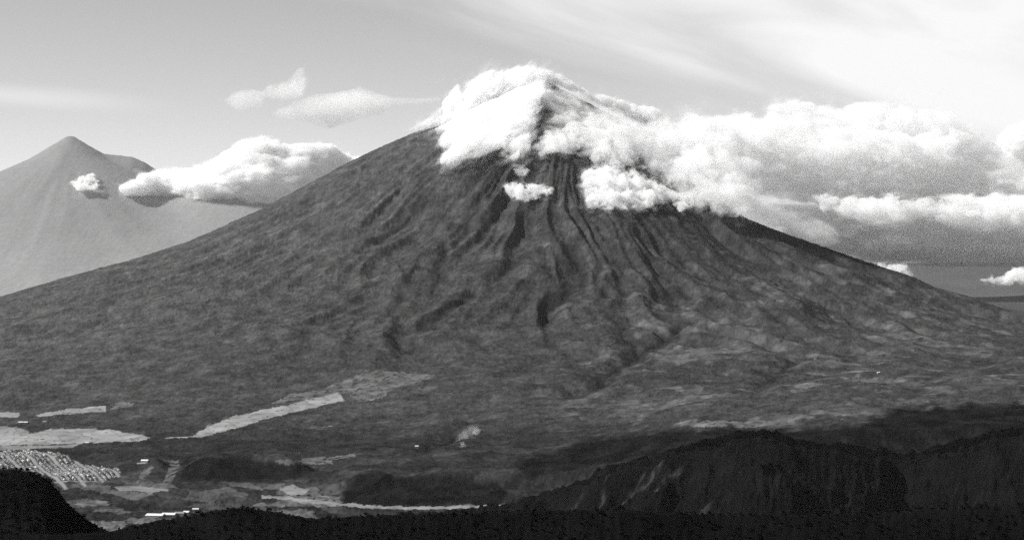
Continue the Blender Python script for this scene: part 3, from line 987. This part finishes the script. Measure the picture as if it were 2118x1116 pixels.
shed('cottage', 1686, 744, 12, 10, 5, 3, 'small pale cottage higher up the right slope', 'cottage', W1, R(0))

# ------------------------------------------------------------------ clouds
def fft_noise(shape, voxel, lmin, lmax, slope, seed, stretch=(1, 1, 1), tilt=0.0):
    """Smooth random field with detail between two wavelengths (m)."""
    g = np.random.default_rng(seed)
    w = np.fft.rfftn(g.normal(size=shape).astype(np.float32))
    kx = np.fft.fftfreq(shape[0], voxel)[:, None, None]
    ky = np.fft.fftfreq(shape[1], voxel)[None, :, None]
    kz = np.fft.rfftfreq(shape[2], voxel)[None, None, :]
    c, s = math.cos(tilt), math.sin(tilt)
    a, b = (kx * c + kz * s) * stretch[0], (-kx * s + kz * c) * stretch[2]
    k = np.sqrt(a * a + (ky * stretch[1]) ** 2 + b * b) + 1e-9
    amp = k ** slope * np.exp(-(k * lmin) ** 2) * (1 - np.exp(-(k * lmax) ** 2))
    f = np.fft.irfftn(w * amp, s=shape)
    return (f / f.std()).astype(np.float32)


def cloud(name, poly, d, vox_px, mat, label, seed, fat=0.9, tmax=400.0, tilt=0.0, zref=None, rough=1.0, lmin=0.0, slope=-1.9, stretch=(1, 1, 1), nt=0.0,
          holes=0.0, pad_px=30, fine=0.35, edge=14.0, dfun=None, soft=1.0, nlim=110.0):
    """A cloud body: the outline at its distance, thickened about its middle plane and broken up by turbulence."""
    mpx = d / F
    vox = vox_px * mpx
    p = np.array(poly, float)
    lo, hi = p.min(0) - pad_px, p.max(0) + pad_px
    nx, nz = int((hi[0] - lo[0]) / vox_px) + 2, int((hi[1] - lo[1]) / vox_px) + 2
    XX, ZZ = np.meshgrid((lo[0] - CX) * mpx + np.arange(nx) * vox, ZC - (hi[1] - HY) * mpx + np.arange(nz) * vox, indexing='ij')
    yc = np.full(XX.shape, float(d))
    for _ in range(6):
        PX, PY = CX + XX / yc * F, HY + (ZC - ZZ) / yc * F
        yc = 0.5 * yc + 0.5 * (dfun(PX, PY) if dfun is not None else d + tilt * (ZZ - ZZ.mean()))
    sd = signed_poly(PX, PY, poly) * mpx               # metres inside the outline
    half = np.minimum(fat * np.sqrt(np.maximum(sd, 0) * 120.0), tmax)
    half = np.where(sd > 0, half, sd * 1.2)
    y0 = yc - d
    ext = np.abs(y0).max() + tmax * 1.35 + 90 * rough * soft + 6 * vox
    ny = int(2 * ext / vox) + 2
    if ny * nx * nz > 9e6:
        raise RuntimeError(f'{name}: grid {nx}x{ny}x{nz}')
    yy = -ext + np.arange(ny) * vox
    f = half[:, None, :] - np.abs(yy[None, :, None] - y0[:, None, :])
    big = fft_noise(f.shape, vox, vox * 1.2 + lmin, 500.0 * rough, slope, seed, stretch, nt)
    small = fft_noise(f.shape, vox, vox * 0.7, 130.0 * rough, -1.6, seed + 1, stretch, nt)
    amp = np.clip(0.35 * (half + 60 * mpx / 4), 6, nlim * rough)[:, None, :]
    f = f + amp * (0.75 * big + fine * small) - holes * 60
    f = np.minimum(f, (sd[:, None, :] + edge * mpx * (0.8 * big + 0.6 * small) * rough))
    root = bpy.data.objects.new(name, None)
    COL.objects.link(root)
    root.location = ((lo[0] + hi[0]) / 2 * mpx - CX * mpx, d, ZC - ((lo[1] + hi[1]) / 2 - HY) * mpx)
    root['label'], root['category'] = label, 'cloud'
    wisp = fft_noise(f.shape, vox, vox * 1.0, 220.0 * rough, -1.7, seed + 2, stretch, nt)
    for part_name, iso, wamp, mult in SHELLS:
        k = rough * soft
        g = f + wamp * k * wisp
        g[:2] = g[-2:] = -300
        g[:, :2] = g[:, -2:] = -300
        g[:, :, :2] = g[:, :, -2:] = -300
        grid = openvdb.FloatGrid(-300.0)
        grid.copyFromArray(np.ascontiguousarray(g.astype(np.float32)))
        pts, tris, quads = grid.convertToPolygons(isovalue=iso * k, adaptivity=0.0)
        if len(quads) == 0:
            continue
        V = np.empty_like(pts)
        V[:, 0] = ((lo[0] - CX) * mpx) + pts[:, 0] * vox - root.location.x
        V[:, 1] = -ext + pts[:, 1] * vox
        V[:, 2] = ZC - (hi[1] - HY) * mpx + pts[:, 2] * vox - root.location.z
        q = np.asarray(quads, np.int32)[:, ::-1]
        e = np.concatenate([q[:, (0, 1)], q[:, (1, 2)], q[:, (2, 3)], q[:, (3, 0)]])
        lab = np.arange(len(V))
        for _ in range(60):                            # drop crumbs
            m = np.minimum(lab[e[:, 0]], lab[e[:, 1]])
            new = lab.copy()
            np.minimum.at(new, e[:, 0], m)
            np.minimum.at(new, e[:, 1], m)
            new = new[new]
            new = new[new]
            if (new == lab).all():
                break
            lab = new
        cnt = np.bincount(lab, minlength=len(V))
        q = q[cnt[lab[q[:, 0]]] > 50]
        if len(q) == 0:
            continue
        used, inv = np.unique(q, return_inverse=True)
        me = make_mesh(part_name, V[used], inv.reshape(-1, 4), True)
        add(part_name, me, cloud_mat(mat * mult), parent=root)
    return root


_cloud_mats = {}


def cloud_mat(dens):
    key = round(dens, 7)
    if key not in _cloud_mats:
        _cloud_mats[key] = volume_mat('cloud_vapour', dens, 0.12)
    return _cloud_mats[key]


SHELLS = (('core', 16.0, 10.0, 1.0), ('fringe', -6.0, 24.0, 0.30), ('veil', -36.0, 50.0, 0.075))
V_DENSE, V_SOFT, V_BANK, V_FAR, V_THIN, V_SMOKE = 1 / 44.0, 1 / 75.0, 1 / 100.0, 1 / 130.0, 1 / 620.0, 1 / 80.0


_lines = {}


def slope_depth(off, dmin=14000.0):
    """Distance of the near slope behind each pixel (carried over the skyline), less an offset."""
    if not _lines:
        us = np.arange(760.0, 1660.0, 4.0)
        ds = np.arange(dmin, 17050.0, 25.0)
        UU, DD = np.meshgrid(us, ds, indexing='ij')
        pm = np.minimum.accumulate(HY + (ZC - terrain0((UU - CX) / F * DD, DD)[0]) / DD * F, axis=1)
        _lines['t'] = us, ds, pm
    us, ds, pm = _lines['t']

    def f(PX, PY):
        i = np.clip(((PX - us[0]) / 4.0 + 0.5).astype(int), 0, len(us) - 1)
        out = np.zeros(PX.shape)
        for k in np.unique(i):
            m = i == k
            out[m] = np.interp(-PY[m], -pm[k], ds, right=ds[np.argmin(pm[k])])
        return out - off
    return f


def far_depth(off):
    """Distance of the far mountains' face behind each pixel, smoothed, less an offset."""
    us, ds, pm = FAR_LINES['u'], FAR_LINES['d'], FAR_LINES['pm']

    def f(PX, PY):
        uu = CX + (PX - CX) * 0.97                       # columns of the land run parallel; near enough for placing a cloud
        i = np.clip(np.searchsorted(us, uu), 0, len(us) - 1)
        out = np.zeros(PX.shape)
        for k in np.unique(i):
            m = i == k
            out[m] = np.interp(-PY[m], -pm[:, k], ds, right=ds[np.argmin(pm[:, k])])
        return np.minimum(out, DF - 300) - off
    return f


CAP = [(838, 272), (872, 252), (900, 236), (918, 205), (946, 172), (955, 182), (985, 158), (1015, 146), (1050, 141), (1100, 134), (1128, 142), (1158, 166), (1138, 186), (1118, 206),
       (1130, 226), (1120, 246), (1108, 285), (1094, 312), (1062, 332), (1022, 322), (980, 328), (942, 336), (908, 344), (914, 312), (906, 290), (922, 270), (888, 268)]
cloud('cloud', CAP, 16300.0, 2.6, V_DENSE, 'thick white cap cloud pouring over the summit of the near volcano', 11, fat=1.0, tmax=260, rough=0.9,
      stretch=(2.3, 1, 0.8), nt=R(42), soft=1.25, dfun=slope_depth(150))
RIM = [(1100, 138), (1132, 142), (1180, 166), (1240, 194), (1300, 212), (1362, 226), (1378, 244), (1350, 268), (1322, 258), (1270, 232), (1205, 198), (1160, 178), (1120, 160)]
cloud('cloud', RIM, 16900.0, 2.6, 1 / 55.0, 'narrow white cloud rim along the right edge of the dark summit', 21, fat=0.9, tmax=120, rough=0.6, dfun=lambda a, b: 17050.0 + 0 * a)
MID = [(1094, 305), (1128, 268), (1150, 266), (1192, 244), (1216, 250), (1256, 267), (1286, 286), (1330, 270), (1372, 300), (1400, 345), (1330, 352), (1270, 338), (1240, 344), (1200, 326), (1150, 314), (1118, 326)]
cloud('cloud', MID, 16000.0, 2.8, V_SOFT, 'ragged white cloud band across the dark summit face', 31, fat=0.8, tmax=130, rough=0.8, dfun=slope_depth(110))
LOW = [(1196, 362), (1222, 345), (1262, 332), (1300, 340), (1342, 365), (1384, 392), (1432, 398), (1436, 424), (1404, 440), (1385, 420), (1330, 430), (1262, 433), (1214, 432), (1208, 398)]
cloud('cloud', LOW, 15500.0, 2.6, V_DENSE, 'bright billowing cloud clinging to the slope below the cloud band', 41, fat=0.8, tmax=130, rough=0.75, dfun=slope_depth(120))
WISP = [(1038, 384), (1060, 375), (1100, 379), (1146, 386), (1142, 402), (1112, 411), (1086, 420), (1060, 408)]
cloud('cloud', WISP, 15500.0, 2.0, V_DENSE, 'small torn cloud scrap on the slope under the cap cloud', 51, fat=0.8, tmax=70, rough=0.45, dfun=slope_depth(70), pad_px=16)
BIT = [(1056, 342), (1076, 340), (1096, 352), (1082, 366), (1064, 360)]
cloud('cloud', BIT, 15600.0, 2.0, V_SOFT, 'tiny cloud shred between cap cloud and torn scrap', 61, fat=0.5, tmax=45, rough=0.4, dfun=slope_depth(45), pad_px=14)
MIST = [(1110, 176), (1150, 160), (1240, 205), (1350, 265), (1360, 300), (1290, 310), (1200, 270), (1120, 290)]
cloud('cloud', MIST, 16300.0, 4.0, 1 / 125.0, 'thin grey mist veiling the dark summit face', 25, fat=0.7, tmax=110, rough=1.0, stretch=(2, 1, 1), nt=R(-35), dfun=lambda a, b: 16720.0 - (b - 170.0) * 6.5, soft=1.5)
FLANK = [(1306, 285), (1350, 238), (1420, 236), (1520, 262), (1575, 330), (1580, 430), (1530, 452), (1470, 446), (1440, 425), (1404, 398), (1350, 372), (1330, 330)]
cloud('cloud', FLANK, 16600.0, 4.0, 1 / 130.0, 'soft white cloud rolling down the right shoulder of the summit into the bank', 85, fat=1.2, tmax=300, rough=1.0, dfun=lambda a, b: 16350.0 - (b - 250.0) * 4.5, soft=1.6, slope=-1.8, edge=20)
SHOULDER = [(1440, 398), (1520, 392), (1620, 420), (1730, 470), (1745, 505), (1690, 512), (1600, 486), (1520, 470), (1450, 448)]
cloud('cloud', SHOULDER, 16650.0, 4.0, 1 / 330.0, 'thin grey cloud veil drifting across the right shoulder below the bank', 89, fat=1.4, tmax=260, rough=1.0, soft=1.8, slope=-1.9, stretch=(2.0, 1.3, 0.9), nt=R(-30), edge=18)
BANK = [(1400, 300), (1420, 232), (1460, 240), (1500, 236), (1560, 230), (1600, 214), (1640, 208), (1700, 216), (1760, 214), (1832, 204), (1900, 214), (1960, 228), (2010, 250),
        (2040, 285), (2090, 300), (2200, 290), (2480, 300), (2480, 500), (2200, 500), (2118, 495), (1960, 470), (1800, 460), (1700, 430), (1560, 400), (1440, 380)]
cloud('cloud', BANK, 18750.0, 5.0, 1 / 130.0, 'huge white cloud bank spreading from the summit to the frame edge', 81, fat=1.6, tmax=520, rough=1.5, slope=-1.65, nlim=260, fine=0.55, pad_px=50, edge=30, soft=1.5, stretch=(1.7, 1.2, 0.9))
STRIP = [(1700, 430), (1760, 402), (1850, 396), (1950, 402), (2050, 396), (2118, 400), (2450, 395), (2450, 525), (2200, 515), (2118, 506), (2050, 491), (1960, 472), (1900, 467), (1850, 481), (1800, 471), (1745, 446)]
cloud('cloud', STRIP, 17900.0, 4.0, 1 / 95.0, 'bright ragged lower lip of the cloud bank above the grey stratus', 87, fat=1.1, tmax=260, rough=1.0, slope=-1.75, nlim=170, fine=0.5, edge=26, soft=1.5, stretch=(1.6, 1.2, 0.9))
DECK = [(1400, 395), (1480, 420), (1560, 425), (1720, 425), (1900, 445), (2480, 470), (2480, 552), (2118, 552), (1960, 550), (1800, 545), (1650, 530), (1500, 490)]
cloud('cloud', DECK, 18950.0, 6.0, 1 / 140.0, 'flat grey stratus layer in shade under the big cloud bank', 91, fat=1.6, tmax=270, rough=0.9, slope=-2.2, stretch=(2.6, 1.8, 0.7), soft=2.6)
PUFF = [(1676, 404), (1700, 398), (1730, 404), (1740, 424), (1716, 442), (1690, 430)]
cloud('cloud', PUFF, 17600.0, 2.4, V_SOFT, 'small white puff hanging before the grey stratus layer', 101, fat=0.7, tmax=70, rough=0.5, pad_px=16)
EDGEP = [(2056, 274), (2090, 256), (2130, 250), (2260, 262), (2260, 340), (2118, 345), (2080, 325)]
cloud('cloud', EDGEP, 17500.0, 4.0, V_SOFT, 'rounded white cloud cut by the frame edge above the bank', 111, fat=1.2, tmax=220, rough=0.9)
HOR1 = [(1796, 548), (1830, 543), (1872, 546), (1892, 566), (1880, 580), (1840, 570)]
cloud('cloud', HOR1, 24000.0, 2.4, V_SOFT, 'low white cloud peeking over the right flank under the stratus', 121, fat=0.8, tmax=160, rough=0.7, pad_px=16)
HOR2 = [(2022, 578), (2070, 570), (2096, 552), (2180, 556), (2180, 588), (2060, 588)]
cloud('cloud', HOR2, 26000.0, 2.8, V_SOFT, 'low white cloud strip over the hazy plain at the frame edge', 131, fat=0.8, tmax=160, rough=0.7, pad_px=16)

ACA = [(246, 388), (282, 368), (322, 354), (382, 350), (422, 343), (462, 314), (502, 293), (545, 284), (576, 289), (600, 300), (642, 294), (690, 300), (712, 318), (742, 322), (800, 340), (830, 450),
       (700, 450), (560, 436), (520, 428), (480, 426), (430, 423), (380, 412), (330, 412), (288, 408), (262, 400)]
cloud('cloud', ACA, 77000.0, 3.0, V_FAR, 'long white cloud wrapped over the far mountain', 146, fat=3.0, tmax=1300, rough=2.6, slope=-2.3, stretch=(2.2, 1.6, 0.8), soft=1.1, fine=0.22, edge=2.4, nlim=42, dfun=lambda a, b: far_depth(0)(a, b * 0 + 395.0) - 350.0)
FP = [(146, 376), (165, 362), (190, 359), (206, 377), (200, 392), (160, 393)]
cloud('cloud', FP, 75500.0, 2.0, V_FAR, 'small white puff on the flank of the far pointed peak', 151, fat=1.6, tmax=420, rough=2.0, dfun=far_depth(500), edge=5.0, nlim=70, pad_px=14)
S1 = [(468, 212), (490, 192), (520, 186), (542, 192), (540, 214), (512, 228), (484, 224)]
cloud('cloud', [((x - 505) * 1.12 + 505, (y - 207) * 1.15 + 207) for x, y in S1], 30000.0, 2.4, V_THIN, 'small soft cloud, first of three floating left of the cap', 161, fat=4.5, tmax=800, rough=1.1, stretch=(1.7, 1, 0.9), soft=1.5, pad_px=18)
S2 = [(542, 196), (560, 178), (596, 168), (614, 148), (630, 142), (632, 166), (622, 196), (584, 204)]
cloud('cloud', [((x - 588) * 1.12 + 588, (y - 175) * 1.15 + 175) for x, y in S2], 30000.0, 2.4, V_THIN, 'small soft cloud with an upturned tip above its neighbours', 171, fat=4.5, tmax=800, rough=1.1, stretch=(1.7, 1, 0.8), nt=R(40), soft=1.5, pad_px=18)
S3 = [(566, 238), (620, 214), (662, 200), (702, 196), (742, 184), (772, 196), (806, 206), (880, 206), (922, 201), (918, 210), (860, 214), (804, 218), (790, 232), (740, 246), (684, 260), (640, 246)]
cloud('cloud', [((x - 730) * 1.12 + 730, (y - 222) * 1.15 + 222) for x, y in S3], 30000.0, 2.6, V_THIN, 'broad soft cloud trailing a streak toward the cap cloud', 181, fat=4.5, tmax=900, rough=1.1, stretch=(1.9, 1, 0.8), soft=1.5, pad_px=18)

# ------------------------------------------------------------------ smoke from a clearing
SM0 = [(938, 922), (944, 900), (954, 888), (972, 879), (990, 882), (986, 898), (970, 906), (962, 922), (948, 927)]
g0 = ground_at(960, 906)
o = cloud('smoke_plume', SM0, float(g0[1]) - 25, 1.4, 1 / 260.0, 'thin grey smoke drifting over dark trees around two bright puffs', 211, fat=0.5, tmax=22, rough=0.2, pad_px=12, soft=1.5)
o['category'] = 'smoke'
SM1 = [(976, 896), (980, 886), (990, 886), (992, 894), (984, 900)]
SM2 = [(948, 922), (952, 912), (960, 912), (962, 920), (955, 926)]
for poly, lab, sd_ in ((SM1, 'upper of two small pale smoke puffs over a clearing', 191), (SM2, 'lower of two small pale smoke puffs over a clearing', 201)):
    gq_ = ground_at(poly[0][0] + 6, poly[0][1] + 2)
    o = cloud('smoke_puff', poly, float(gq_[1]) - 15, 0.9, V_SMOKE, lab, sd_, fat=0.35, tmax=14, rough=0.12, pad_px=8)
    o['category'] = 'smoke'

# ------------------------------------------------------------------ haze
HAZE = 0.0019 / 1000.0
hm = volume_mat('haze_air', HAZE, 0.2, 1.0, surface=False)
hb = box_mesh('haze', -170000, 170000, -9000, 200000, 1000, 7300)
add('haze', hb, hm, kind='stuff')
